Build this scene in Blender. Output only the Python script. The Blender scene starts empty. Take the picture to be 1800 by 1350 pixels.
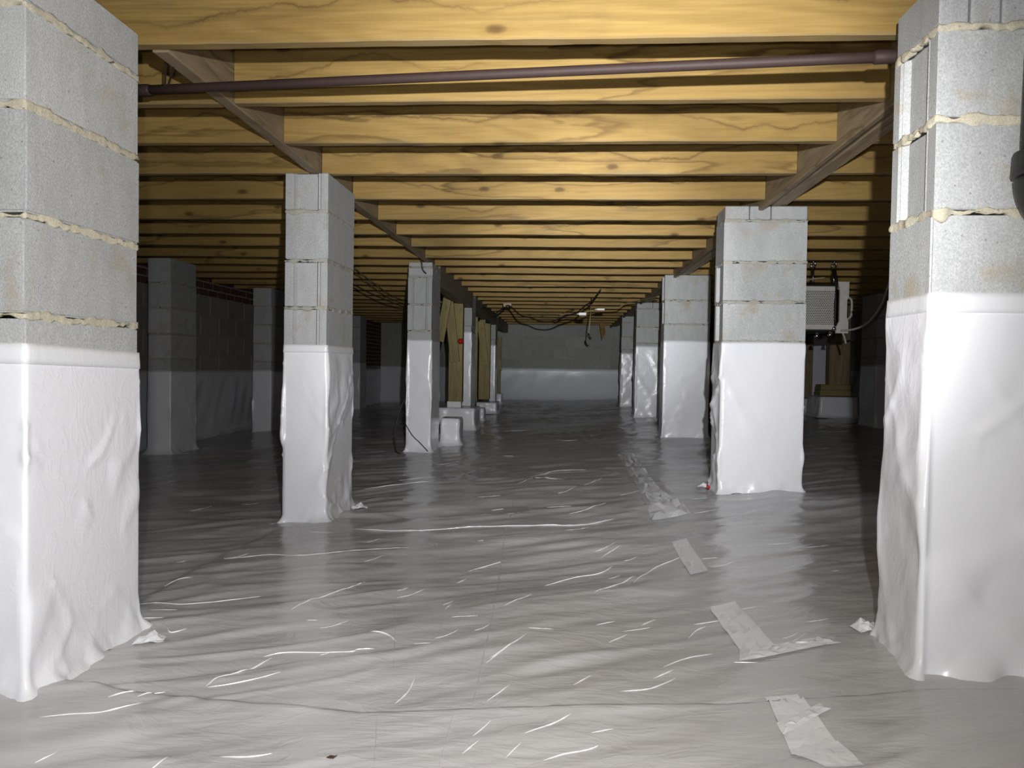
import bpy, bmesh, math, random
import numpy as np
from mathutils import Vector, Matrix, noise as mnoise
random.seed(7); np.random.seed(7)
SC = bpy.context.scene
COL = SC.collection

# ------------------------------------------------------------------ camera
F = 1290.0                       # focal length in pixels of an 1800 px wide frame
EYE = Vector((0, 0, 0.665))
ROLL = math.radians(1.0)
_y = Vector((85 / F, 30 / F, -1)).normalized()            # world +Y seen from the camera
_z = Vector((math.sin(ROLL), math.cos(ROLL), 0)); _z = (_z - _z.dot(_y) * _y).normalized()
_x = _y.cross(_z)
RW = Matrix((_x, _y, _z))        # camera vector -> world vector
cam = bpy.data.cameras.new('camera'); cam_o = bpy.data.objects.new('camera', cam); COL.objects.link(cam_o)
cam.sensor_width = 36; cam.lens = 36 * F / 1800; cam.clip_start = 0.02; cam.clip_end = 60
cam_o.matrix_world = Matrix.Translation(EYE) @ RW.to_4x4()
SC.camera = cam_o

def ray(u, v):
    return RW @ Vector(((u - 900) / F, (675 - v) / F, -1))
def P(u, v, Y):                  # point on the plane y = Y
    d = ray(u, v); return EYE + d * (Y / d.y)
def floor_plane(x, y):
    return 0.034 * max(-4.5, min(x, 2.0))
def FP(u, v):                    # point on the ground
    d = ray(u, v); t = 1.0
    for _ in range(12):
        p = EYE + d * t; g = floor_plane(p.x, p.y)
        t = (g - EYE.z) / d.z
    return EYE + d * t

# ------------------------------------------------------------------ world, lamps, exposure
W = bpy.data.worlds.new('world'); SC.world = W; W.use_nodes = True
W.node_tree.nodes['Background'].inputs[0].default_value = (0.5, 0.55, 0.65, 1)
W.node_tree.nodes['Background'].inputs[1].default_value = 0.004
SC.view_settings.view_transform = 'Standard'; SC.view_settings.look = 'None'
SC.view_settings.gamma = 1.0; SC.view_settings.use_curve_mapping = False
SC.view_settings.exposure = 0.0

def spot(name, loc, aim, half_deg, power, blend=1.0, radius=0.012, color=(1, 0.985, 0.95)):
    l = bpy.data.lights.new(name, 'SPOT'); l.energy = power; l.spot_size = math.radians(2 * half_deg)
    l.spot_blend = blend; l.shadow_soft_size = radius; l.color = color
    o = bpy.data.objects.new(name, l); COL.objects.link(o); o.location = loc
    o.rotation_euler = (Vector(aim) - Vector(loc)).to_track_quat('-Z', 'Y').to_euler()
    return o
# the photographer's headlamp (hot centre, wide spill) and the phone's flash
HL = (0.085, -0.03, 0.875); AIM = P(1030, 525, 6.0)
COOL = (0.96, 0.975, 1.0)
spot('headlamp_beam', HL, AIM, 12, 950, color=COOL)
spot('headlamp_halo', HL, AIM, 29, 470, color=COOL)
spot('headlamp_spill', HL, P(520, 360, 6.0), 70, 158, blend=1.0, color=COOL)
spot('phone_flash', (-0.05, -0.01, 0.70), P(930, 900, 6.0), 58, 62, color=(1, 0.97, 0.90))

SC.cycles.max_bounces = 6; SC.cycles.diffuse_bounces = 3; SC.cycles.glossy_bounces = 3
SC.cycles.use_denoising = True; SC.cycles.sample_clamp_indirect = 4

# ------------------------------------------------------------------ materials
class NT:
    def __init__(s, name):
        s.m = bpy.data.materials.new(name); s.m.use_nodes = True
        s.t = s.m.node_tree; s.n = s.t.nodes; s.b = s.n['Principled BSDF']
    def new(s, typ, **kw):
        n = s.n.new(typ)
        for k, v in kw.items(): setattr(n, k, v)
        return n
    def lk(s, a, b): s.t.links.new(a, b)
    def val(s, sock, v):
        if hasattr(v, 'is_output'): s.lk(v, sock)
        else: sock.default_value = v
    def math(s, op, a, b=0.0, c=0.0, clamp=False):
        n = s.new('ShaderNodeMath', operation=op, use_clamp=clamp)
        s.val(n.inputs[0], a); s.val(n.inputs[1], b); s.val(n.inputs[2], c); return n.outputs[0]
    def coords(s, scale, rnd=None, kind='Object'):
        tc = s.new('ShaderNodeTexCoord'); src = tc.outputs[kind]
        if rnd:
            oi = s.new('ShaderNodeObjectInfo')
            vm = s.new('ShaderNodeVectorMath', operation='SCALE'); vm.inputs[0].default_value = rnd
            s.lk(oi.outputs['Random'], vm.inputs['Scale'])
            va = s.new('ShaderNodeVectorMath', operation='ADD'); s.lk(src, va.inputs[0]); s.lk(vm.outputs[0], va.inputs[1]); src = va.outputs[0]
        mp = s.new('ShaderNodeMapping'); mp.inputs['Scale'].default_value = scale; s.lk(src, mp.inputs['Vector']); return mp.outputs[0]
    def noise(s, vec, scale=1, detail=3, rough=0.55, dist=0.0):
        n = s.new('ShaderNodeTexNoise'); s.lk(vec, n.inputs['Vector'])
        n.inputs['Scale'].default_value = scale; n.inputs['Detail'].default_value = detail
        n.inputs['Roughness'].default_value = rough; n.inputs['Distortion'].default_value = dist
        return n.outputs['Fac']
    def ramp(s, fac, stops):
        r = s.new('ShaderNodeValToRGB'); e = r.color_ramp.elements
        while len(e) < len(stops): e.new(0.5)
        for el, (p, c) in zip(e, stops):
            el.position = p; el.color = (c, c, c, 1) if isinstance(c, (int, float)) else (*c, 1)
        s.lk(fac, r.inputs[0]); return r.outputs[0]
    def mix(s, fac, a, b, mode='MIX'):
        n = s.new('ShaderNodeMix', data_type='RGBA', blend_type=mode)
        s.val(n.inputs[0], fac)
        for sock, v in ((n.inputs[6], a), (n.inputs[7], b)):
            if isinstance(v, tuple): sock.default_value = (*v, 1)
            else: s.lk(v, sock)
        return n.outputs[2]
    def bump(s, h, strength, dist, prev=None):
        n = s.new('ShaderNodeBump'); n.inputs['Strength'].default_value = strength; n.inputs['Distance'].default_value = dist
        s.lk(h, n.inputs['Height'])
        if prev is not None: s.lk(prev, n.inputs['Normal'])
        return n.outputs[0]
    def done(s, color, rough, normal=None, spec=0.5, metal=0.0):
        if isinstance(color, tuple): s.b.inputs['Base Color'].default_value = (*color, 1)
        else: s.lk(color, s.b.inputs['Base Color'])
        s.val(s.b.inputs['Roughness'], rough); s.b.inputs['Specular IOR Level'].default_value = spec
        s.b.inputs['Metallic'].default_value = metal
        if normal is not None: s.lk(normal, s.b.inputs['Normal'])
        return s.m

def plain(name, color, rough=0.5, metal=0.0, spec=0.5):
    t = NT(name); v = t.coords((1, 1, 1)); n = t.noise(v, 40, 3)
    c = t.mix(t.ramp(n, [(0.3, 0.0), (0.75, 1.0)]), tuple(x * 0.85 for x in color), color)
    return t.done(c, rough, t.bump(n, 0.1, 0.001), spec, metal)

def wood(name, light, mid, dark, stain, tide=0.75, knots=0.8, rough=0.55, grey=None):
    t = NT(name); R = (13.0, 5.0, 9.0)
    v1 = t.coords((1, 1, 1), R)
    # cathedral grain
    big = t.noise(t.coords((0.55, 5.5, 5.5), R), 1.0, 2, 0.5, 0.4)
    rings = t.math('SINE', t.math('MULTIPLY', big, 75.0))
    fine = t.noise(t.coords((6, 160, 160), R), 1.0, 3, 0.6)
    g = t.math('ADD', t.math('MULTIPLY', rings, 0.10), t.math('MULTIPLY', fine, 0.75))
    c = t.mix(t.ramp(g, [(0.18, 0.0), (0.56, 1.0)]), mid, light)
    st = t.noise(t.coords((1.6, 40, 46), R), 1.0, 4, 0.65)
    c = t.mix(t.math('MULTIPLY', t.ramp(st, [(0.55, 0.0), (0.72, 1.0)]), 0.55), c, dark)
    # per-board tone
    oi = t.new('ShaderNodeObjectInfo')
    tone = t.math('MULTIPLY_ADD', oi.outputs['Random'], 0.28, 0.80)
    tn = t.new('ShaderNodeCombineColor'); [t.lk(tone, tn.inputs[i]) for i in range(3)]
    c = t.mix(1.0, c, tn.outputs[0], 'MULTIPLY')
    # broad soft water stains with darker tide lines
    s = t.noise(t.coords((0.5, 2.2, 3.6), R), 1.0, 6, 0.5, 0.15)
    c = t.mix(t.math('MULTIPLY', t.ramp(s, [(0.50, 0.0), (0.53, 1.0)]), 0.30), c, mid)
    line = t.ramp(s, [(0.492, 0.0), (0.501, 1.0), (0.504, 1.0), (0.525, 0.0)])
    c = t.mix(t.math('MULTIPLY', line, tide), c, stain)
    # one long ragged water line wandering along the board
    sz_ = t.new('ShaderNodeSeparateXYZ'); tcz = t.new('ShaderNodeTexCoord'); t.lk(tcz.outputs['Object'], sz_.inputs[0])
    wl1 = t.noise(t.coords((1.5, 0, 0), R), 1.0, 2, 0.5); wl2 = t.noise(t.coords((11, 0, 5), R), 1.0, 4, 0.65)
    f = t.math('SUBTRACT', t.math('SUBTRACT', sz_.outputs[2], t.math('MULTIPLY_ADD', wl1, 0.36, -0.20)), t.math('MULTIPLY_ADD', wl2, 0.05, -0.025))
    gate = t.ramp(t.noise(t.coords((1.2, 0, 0), (1.0, 13.0, 4.0)), 1.0, 3), [(0.40, 0.0), (0.52, 1.0)])
    c = t.mix(t.math('MULTIPLY', t.ramp(t.math('ADD', f, 0.5), [(0.497, 1.0), (0.503, 0.0)]), 0.28), c, mid)
    c = t.mix(t.math('MULTIPLY', t.math('MULTIPLY', t.ramp(t.math('ABSOLUTE', f), [(0.0012, 1.0), (0.004, 0.35), (0.012, 0.0)]), gate), tide), c, stain)
    s2 = t.noise(t.coords((1.9, 3.0, 3.6), (3.0, 17.0, 1.0)), 1.0, 5, 0.62)
    c = t.mix(t.math('MULTIPLY', t.ramp(s2, [(0.54, 0.0), (0.78, 1.0)]), 0.7), c, dark)
    # greyed lower arris and underside
    sx = t.new('ShaderNodeSeparateXYZ'); tc = t.new('ShaderNodeTexCoord'); t.lk(tc.outputs['Object'], sx.inputs[0])
    if grey:
        ed = t.math('ADD', sx.outputs[2], t.math('MULTIPLY', t.noise(t.coords((4, 4, 4), R), 1.0, 3), 0.03))
        c = t.mix(t.math('MULTIPLY', t.ramp(t.math('ADD', ed, 0.6), [(0.488, 1.0), (0.506, 0.0)]), 0.75), c, grey)
    # knots
    s1 = t.new('ShaderNodeSeparateXYZ'); t.lk(t.coords((1.9, 0.0, 4.2), R), s1.inputs[0])
    cb = t.new('ShaderNodeCombineXYZ'); t.lk(s1.outputs[0], cb.inputs[0]); t.lk(s1.outputs[2], cb.inputs[1])
    wob = t.noise(t.coords((30, 30, 30), R), 1.0, 2); cb2 = t.new('ShaderNodeVectorMath', operation='ADD'); t.lk(cb.outputs[0], cb2.inputs[0])
    cw = t.new('ShaderNodeCombineXYZ'); t.lk(t.math('MULTIPLY', wob, 0.03), cw.inputs[0]); t.lk(t.math('MULTIPLY', wob, 0.03), cw.inputs[1]); t.lk(cw.outputs[0], cb2.inputs[1])
    vo = t.new('ShaderNodeTexVoronoi'); vo.feature = 'F1'; vo.voronoi_dimensions = '2D'; t.lk(cb2.outputs[0], vo.inputs['Vector']); vo.inputs['Scale'].default_value = 1.0
    sep = t.new('ShaderNodeSeparateColor'); t.lk(vo.outputs['Color'], sep.inputs[0])
    on = t.math('GREATER_THAN', sep.outputs[0], 0.2)
    kd = t.math('MULTIPLY', t.ramp(vo.outputs['Distance'], [(0.024, 1.0), (0.042, 0.7), (0.062, 0.15), (0.12, 0.0)]), on)
    c = t.mix(t.math('MULTIPLY', kd, knots), c, stain)
    nrm = t.bump(g, 0.25, 0.002)
    return t.done(c, rough, nrm, 0.2)

def concrete(name, base, spots=(0.42, 0.33, 0.2), stain=0.5):
    t = NT(name); R = (3.0, 7.0, 11.0)
    a = t.noise(t.coords((1, 1, 1), R), 260, 3, 0.7)
    b = t.noise(t.coords((1, 1, 0.35), R), 22, 5, 0.6)
    c0 = t.mix(t.ramp(a, [(0.32, 0.0), (0.68, 1.0)]), tuple(x * 0.74 for x in base), tuple(min(1, x * 1.22) for x in base))
    c1 = t.mix(t.math('MULTIPLY', t.ramp(b, [(0.35, 1.0), (0.62, 0.0)]), 0.4), c0, tuple(x * 0.72 for x in base))
    st = t.noise(t.coords((1, 1, 1), (9.0, 2.0, 5.0)), 7, 4, 0.6)
    c2 = t.mix(t.math('MULTIPLY', t.ramp(st, [(0.58, 0.0), (0.70, 1.0)]), stain), c1, spots)
    vo = t.new('ShaderNodeTexVoronoi'); t.lk(t.coords((1, 1, 1), R), vo.inputs['Vector']); vo.inputs['Scale'].default_value = 34
    pit = t.ramp(vo.outputs['Distance'], [(0.05, 1.0), (0.10, 0.0)])
    c3 = t.mix(t.math('MULTIPLY', pit, 0.5), c2, (0.1, 0.1, 0.1))
    oi = t.new('ShaderNodeObjectInfo'); tone = t.math('MULTIPLY_ADD', oi.outputs['Random'], 0.16, 0.9)
    tn = t.new('ShaderNodeCombineColor'); [t.lk(tone, tn.inputs[i]) for i in range(3)]
    c4 = t.mix(1.0, c3, tn.outputs[0], 'MULTIPLY')
    n1 = t.bump(a, 0.55, 0.003); n2 = t.bump(pit, -0.4, 0.003, n1)
    return t.done(c4, 0.92, n2, 0.25)

def poly(name, color, rough, wr, fine, kind='Object'):
    """white reinforced polythene: soft sheen, small wrinkles"""
    t = NT(name)
    w1 = t.noise(t.coords((5, 13, 9), kind=kind), 1.0, 4, 0.55, 1.2)
    w2 = t.noise(t.coords((14, 60, 40), kind=kind), 1.0, 3, 0.5, 0.8)
    r1 = t.math('ABSOLUTE', t.math('SUBTRACT', w1, 0.5))
    h = t.ramp(r1, [(0.0, 1.0), (0.05, 0.35), (0.2, 0.0)])
    n1 = t.bump(h, wr, 0.004); n2 = t.bump(w2, fine, 0.004, n1)
    d = t.noise(t.coords((2, 2, 2), kind=kind), 1.0, 4)
    c = t.mix(t.math('MULTIPLY', t.ramp(d, [(0.45, 0.0), (0.75, 1.0)]), 0.25), color, tuple(x * 0.86 for x in color))
    return t.done(c, rough, n2, 0.5)

M = {}
M['joist'] = wood('joist_pine', (0.37, 0.245, 0.080), (0.265, 0.168, 0.050), (0.15, 0.095, 0.04), (0.085, 0.045, 0.016), 0.75, 0.85, 0.6, (0.20, 0.165, 0.105))
M['girder'] = wood('girder_old', (0.40, 0.31, 0.19), (0.27, 0.20, 0.12), (0.14, 0.10, 0.07), (0.09, 0.06, 0.04), 0.5, 0.4)
M['grey_wood'] = wood('girder_grey', (0.27, 0.25, 0.20), (0.20, 0.18, 0.14), (0.12, 0.11, 0.09), (0.08, 0.07, 0.05), 0.4, 0.3)
M['treated'] = wood('treated_post', (0.33, 0.27, 0.115), (0.25, 0.20, 0.08), (0.15, 0.12, 0.05), (0.14, 0.10, 0.03), 0.3, 0.5)
M['ply'] = wood('subfloor', (0.35, 0.24, 0.12), (0.28, 0.19, 0.09), (0.15, 0.1, 0.05), (0.1, 0.06, 0.03))
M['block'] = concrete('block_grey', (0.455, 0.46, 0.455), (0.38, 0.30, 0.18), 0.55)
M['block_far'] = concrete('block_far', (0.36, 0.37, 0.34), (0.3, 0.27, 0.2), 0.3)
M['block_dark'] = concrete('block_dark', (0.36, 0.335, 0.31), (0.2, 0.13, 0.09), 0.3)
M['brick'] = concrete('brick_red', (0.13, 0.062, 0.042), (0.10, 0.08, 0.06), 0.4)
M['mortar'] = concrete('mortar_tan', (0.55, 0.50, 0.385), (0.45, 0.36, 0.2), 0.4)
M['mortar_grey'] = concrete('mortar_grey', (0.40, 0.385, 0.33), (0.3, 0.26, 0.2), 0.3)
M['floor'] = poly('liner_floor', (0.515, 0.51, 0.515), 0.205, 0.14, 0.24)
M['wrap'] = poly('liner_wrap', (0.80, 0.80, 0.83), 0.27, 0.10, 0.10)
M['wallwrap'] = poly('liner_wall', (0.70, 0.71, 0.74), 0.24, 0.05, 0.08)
M['tape'] = poly('liner_tape', (0.76, 0.76, 0.78), 0.22, 0.08, 0.10)
M['ridge'] = plain('liner_crease', (0.90, 0.90, 0.91), 0.25)
M['rust'] = plain('rusty_pipe', (0.040, 0.024, 0.021), 0.6, 0.0, 0.25)
M['black'] = plain('black_plastic', (0.012, 0.011, 0.011), 0.5)
M['cable'] = plain('black_cable', (0.02, 0.018, 0.016), 0.45)
M['tan'] = plain('tan_cable', (0.33, 0.26, 0.14), 0.5)
M['white'] = plain('white_plastic', (0.8, 0.8, 0.78), 0.35)
M['red'] = plain('red_plastic', (0.5, 0.02, 0.015), 0.35)
M['beige'] = plain('beige_enamel', (0.60, 0.57, 0.52), 0.4)
M['chrome'] = plain('bright_steel', (0.75, 0.75, 0.75), 0.22, 1.0)
M['greycable'] = plain('grey_cable', (0.38, 0.38, 0.37), 0.45)
M['leaf'] = plain('dry_leaf', (0.06, 0.03, 0.015), 0.8)

# ------------------------------------------------------------------ mesh helpers
def link(name, mesh, mat=None, parent=None, loc=None, rot=None, smooth=False):
    if isinstance(mesh, bmesh.types.BMesh):
        me = bpy.data.meshes.new(name); mesh.to_mesh(me); mesh.free(); mesh = me
    if mat and not mesh.materials: mesh.materials.append(M[mat])
    o = bpy.data.objects.new(name, mesh); COL.objects.link(o)
    if parent: o.parent = parent
    if loc is not None: o.location = loc
    if rot is not None: o.rotation_euler = rot
    if smooth: mesh.polygons.foreach_set('use_smooth', [True] * len(mesh.polygons))
    return o
def thing(name, label, cat, loc=(0, 0, 0), group=None, rot=(0, 0, 0)):
    o = bpy.data.objects.new(name, None); COL.objects.link(o); o.location = loc; o.rotation_euler = rot
    o.empty_display_size = 0.05
    return tag(o, label, cat, group)
def tag(o, label, cat, group=None, kind='thing'):
    o['label'] = label; o['category'] = cat; o['kind'] = kind
    if group: o['group'] = group
    return o
def box_bm(sx, sy, sz, bevel=0.0, seg=1, base=False):
    bm = bmesh.new(); bmesh.ops.create_cube(bm, size=1)
    bmesh.ops.scale(bm, vec=(sx, sy, sz), verts=bm.verts)
    if base: bmesh.ops.translate(bm, vec=(0, 0, sz / 2), verts=bm.verts)
    if bevel: bmesh.ops.bevel(bm, geom=bm.edges[:], offset=bevel, segments=seg, affect='EDGES', profile=0.5)
    return bm
def tube_bm(pts, r, seg=8, bm=None):
    bm = bm or bmesh.new(); pts = [Vector(p) for p in pts]; rings = []
    up = Vector((0, 0, 1))
    for i, p in enumerate(pts):
        d = (pts[min(i + 1, len(pts) - 1)] - pts[max(i - 1, 0)]).normalized()
        a = d.cross(up)
        if a.length < 0.05: a = d.cross(Vector((1, 0, 0)))
        a.normalize(); b = d.cross(a)
        rr = r[i] if isinstance(r, (list, tuple)) else r
        rings.append([bm.verts.new(p + (a * math.cos(k * 2 * math.pi / seg) + b * math.sin(k * 2 * math.pi / seg)) * rr) for k in range(seg)])
    for q, s in zip(rings, rings[1:]):
        for k in range(seg): bm.faces.new((q[k], q[(k + 1) % seg], s[(k + 1) % seg], s[k]))
    bm.faces.new(rings[0][::-1]); bm.faces.new(rings[-1])
    bmesh.ops.recalc_face_normals(bm, faces=bm.faces)
    return bm
def spline(pts, n=6):
    pts = [Vector(p) for p in pts]; out = []
    for i in range(len(pts) - 1):
        p0, p1, p2, p3 = pts[max(i - 1, 0)], pts[i], pts[i + 1], pts[min(i + 2, len(pts) - 1)]
        for k in range(n):
            t = k / n
            out.append(0.5 * ((2 * p1) + (p2 - p0) * t + (2 * p0 - 5 * p1 + 4 * p2 - p3) * t * t + (3 * p1 - p0 - 3 * p2 + p3) * t ** 3))
    return out + [pts[-1]]
def prism_bm(outline, h):
    bm = bmesh.new(); n = len(outline)
    a = [bm.verts.new((x, y, 0)) for x, y in outline]; b = [bm.verts.new((x, y, h)) for x, y in outline]
    bm.faces.new(a[::-1]); bm.faces.new(b)
    for i in range(n): bm.faces.new((a[i], a[(i + 1) % n], b[(i + 1) % n], b[i]))
    bmesh.ops.recalc_face_normals(bm, faces=bm.faces)
    return bm

# vectorised value noise
_L = np.random.RandomState(3).rand(256, 256)
def vnoise(x, y):
    xi = np.floor(x).astype(int); yi = np.floor(y).astype(int); fx = x - xi; fy = y - yi
    fx = fx * fx * fx * (fx * (fx * 6 - 15) + 10); fy = fy * fy * fy * (fy * (fy * 6 - 15) + 10)
    g = lambda i, j: _L[(xi + i) & 255, (yi + j) & 255]
    return (g(0, 0) * (1 - fx) + g(1, 0) * fx) * (1 - fy) + (g(0, 1) * (1 - fx) + g(1, 1) * fx) * fy - 0.5
def fbm(x, y, o=4, gain=0.5):
    s = 0; a = 1.0
    for k in range(o):
        s = s + a * vnoise(x * 2 ** k + 17.3 * k, y * 2 ** k + 9.1 * k); a *= gain
    return s
def ridge(x, y, w=0.12):
    return np.exp(-(vnoise(x, y) / w) ** 2)
def grid_mesh(name, V, nr, nc, closed=False):
    """V: (nr*nc, 3) array in row order"""
    idx = np.arange(nr * nc).reshape(nr, nc)
    if closed: idx = np.concatenate([idx, idx[:, :1]], 1)
    q = np.stack([idx[:-1, :-1], idx[:-1, 1:], idx[1:, 1:], idx[1:, :-1]], -1).reshape(-1, 4)
    me = bpy.data.meshes.new(name)
    me.vertices.add(len(V)); me.vertices.foreach_set('co', V.astype(np.float32).ravel())
    me.loops.add(q.size); me.loops.foreach_set('vertex_index', q.astype(np.int32).ravel())
    me.polygons.add(len(q)); me.polygons.foreach_set('loop_start', np.arange(0, q.size, 4, dtype=np.int32))
    me.polygons.foreach_set('use_smooth', np.ones(len(q), dtype=bool))
    me.update(calc_edges=True); me.validate()
    return me

# ------------------------------------------------------------------ floor: liner sheet over soil
def seam_y(x):      # edge of the near sheet that overlaps the next one
    a = [FP(u, v) for u, v in ((0, 1188), (240, 1221), (480, 1233), (700, 1243), (900, 1239), (1280, 1228), (1600, 1215))]
    return np.interp(x, [p.x for p in a], [p.y for p in a])
_ed = [FP(235, 1068), FP(330, 1016), FP(480, 936)]
def floor_h(x, y):
    x = np.asarray(x, float); y = np.asarray(y, float)
    z = 0.034 * np.clip(x, -4.5, 2.0)
    z = z + 0.030 * fbm(x * 0.8 + 3, y * 0.8 + 1, 2)
    near = np.clip((3.0 - y) / 1.5, 0, 1)
    # drapes that run across, tilted a little away to the right
    xr = x * 0.93 + y * 0.36; yr = y * 0.93 - x * 0.36
    z = z + 0.027 * fbm(xr * 1.3, yr * 3.6 + 5, 3) * (0.5 + vnoise(x * 0.9 + 2, y * 0.9) + 0.35)
    z = z + 0.0080 * (ridge(xr * 1.1 + 4, yr * 5.5 + 2, 0.10) + 0.7 * ridge(xr * 2.3 + 9, yr * 9 + 1, 0.10)) * (0.6 + 1.2 * vnoise(x * 1.1, y * 1.1 + 7))
    z = z + 0.0035 * fbm(xr * 5, yr * 20 + 3, 3)
    z = z + 0.0013 * fbm(x * 12, y * 34 + 3, 2)
    # overlap of two sheets
    d = seam_y(x) - y
    z = z + 0.013 * (1 / (1 + np.exp(-d / 0.0025))) * np.exp(-np.clip(d, 0, None) / 0.35)
    # edge of another sheet running back to the second left pier
    a, b = _ed[0], _ed[2]; L = (b - a).length; dx, dy = (b.x - a.x) / L, (b.y - a.y) / L
    t = (x - a.x) * dx + (y - a.y) * dy; s = -(x - a.x) * dy + (y - a.y) * dx
    m = np.clip((t + 0.2) / 0.15, 0, 1) * np.clip((L + 0.1 - t) / 0.1, 0, 1)
    z = z + m * 0.010 * np.exp(-np.clip(-s, 0, None) / 0.25) / (1 + np.exp(s / 0.008))
    return z
def fh(x, y): return float(floor_h(np.array([x]), np.array([y]))[0])

ys = [0.62]
while ys[-1] < 15.3: ys.append(ys[-1] * 1.0056)
xs = np.concatenate([np.linspace(-4.6, -2.2, 80, endpoint=False), np.linspace(-2.2, 2.3, 410, endpoint=False), np.linspace(2.3, 4.9, 60)])
GX, GY = np.meshgrid(xs, np.array(ys)); GZ = floor_h(GX, GY)
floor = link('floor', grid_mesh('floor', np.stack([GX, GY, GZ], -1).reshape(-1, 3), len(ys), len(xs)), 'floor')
floor['kind'] = 'structure'; floor['label'] = 'white polythene liner sheet wrinkled over the crawl space ground'

def drape(pts, off=0.0): return [Vector((p.x, p.y, fh(p.x, p.y) + off)) for p in pts]
def crease(bm, pix, w=0.0015, h=0.0017):
    pts = drape(spline([FP(*p) for p in pix], 7)); n = len(pts); prev = None
    for i, p in enumerate(pts):
        d = pts[min(i + 1, n - 1)] - pts[max(i - 1, 0)]; d.z = 0; d.normalize(); s = Vector((-d.y, d.x, 0))
        k = min(1.0, 0.15 + min(i, n - 1 - i) / 4.0) * (0.7 + 0.5 * random.random())
        sc = min(1.0, 0.55 + 0.25 * p.y)
        row = [bm.verts.new(p + s * w * k * sc * a + Vector((0, 0, z * h * k * sc))) for a, z in ((-1.2, -0.5), (-0.35, 1), (0.35, 1), (1.2, -0.5))]
        if prev:
            for j in range(3): bm.faces.new((prev[j], prev[j + 1], row[j + 1], row[j]))
        prev = row
S5 = lambda *p: [(240 + x / 2.727, 880 + y / 2.727) for x, y in p]
S6 = lambda *p: [(860 + x / 2.2886, 760 + y / 2.2886) for x, y in p]
CR = [S5((420, 305), (640, 283), (800, 292), (1000, 262), (1310, 236)), S5((0, 512), (270, 515), (600, 470)), S5((0, 580), (130, 578)),
      S5((740, 543), (845, 493), (970, 447), (1100, 395)), S5((330, 880), (400, 840), (520, 805), (650, 745)), S5((340, 882), (520, 855), (690, 817)),
      S5((610, 742), (730, 723), (1010, 722), (1060, 712), (1140, 708)), S5((1590, 328), (1745, 280)), S5((1240, 930), (1300, 880), (1335, 825)),
      S5((0, 960), (90, 932)), S5((40, 1280), (150, 1210)), S5((400, 1205), (545, 1203), (650, 1188)), S5((1680, 940), (1790, 865)),
      S5((1675, 770), (1800, 690)), S5((1535, 385), (1580, 365)), S5((1480, 535), (1510, 510)), S5((1120, 640), (1200, 650), (1245, 680)),
      S5((1700, 35), (1760, 28)), S5((130, 425), (190, 405), (270, 398)), S5((1560, 1190), (1640, 1130)), S5((1610, 1110), (1700, 1040)), S5((150, 620), (165, 640), (240, 625)),
      S6((580, 610), (670, 545), (780, 505)), S6((220, 612), (340, 578), (450, 560), (495, 535)), S6((425, 660), (520, 620), (590, 580)),
      S6((525, 1022), (650, 1005), (750, 960)), S6((700, 925), (790, 890), (900, 868)), S6((800, 812), (830, 785), (870, 770)),
      S6((480, 838), (555, 805)), S6((540, 795), (650, 775)), S6((140, 1200), (240, 1165), (330, 1125)), S6((410, 1190), (500, 1172)),
      S6((220, 1290), (300, 1265), (400, 1245), (440, 1230)), S6((0, 905), (70, 870), (150, 820)), S6((430, 780), (505, 758)), S6((60, 720), (170, 670)),
      S6((370, 220), (460, 190)), S6((275, 245), (310, 238), (350, 222)), S6((985, 905), (1080, 910)), S6((825, 765), (940, 750)), S6((65, 1285), (130, 1230)),
      S6((340, 1000), (410, 960)), S6((110, 215), (200, 190), (300, 195)), S6((270, 40), (360, 44)), S6((660, 965), (740, 935)), S6((450, 495), (525, 462)),
      S6((0, 525), (50, 510)), S6((610, 770), (670, 745)), S6((230, 300), (330, 297)), S6((1310, 62), (1380, 55)),
      [(70, 1268), (120, 1262), (180, 1256), (250, 1240)], [(190, 1234), (225, 1225), (290, 1213)], [(60, 1330), (100, 1315)], [(880, 760), (930, 758)],
      [(1000, 905), (1040, 896), (1070, 884)], [(640, 860), (700, 855), (760, 852)], [(700, 842), (760, 836)], [(930, 842), (980, 830), (1030, 829)]]
bm = bmesh.new()
for c in CR: crease(bm, c)
rs = random.Random(4)
for _ in range(70):
    u = rs.uniform(250, 1500); v = rs.uniform(730, 1150); L = rs.uniform(12, 55) * (0.5 + (v - 700) / 700); s = rs.uniform(0.0, 0.45) * min(1, (v - 690) / 350)
    crease(bm, [(u, v), (u + L * 0.5, v - L * s * 0.35), (u + L, v - L * s)], 0.0009, 0.0008)
o = link('crease', bm, 'ridge', floor); o['kind'] = 'stuff'
# thin pleats: the seam line up the middle, others lengthwise
for pix, w, h in (([(907, 815), (905, 850), (899, 900), (888, 935), (876, 1020), (866, 1085), (848, 1160), (829, 1238)], 0.002, 0.0022),
               ([(692, 1060), (694, 1110), (690, 1190)], 0.001, 0.001), ([(662, 1250), (660, 1300), (655, 1349)], 0.001, 0.001), ([(798, 1246), (785, 1290), (768, 1349)], 0.0013, 0.0013),
               ([(622, 928), (720, 930), (840, 925), (950, 926), (1010, 924), (1080, 912)], 0.003, 0.0045)):
    bm = bmesh.new(); crease(bm, pix, w, h); link('pleat', bm, 'floor', floor)

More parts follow.
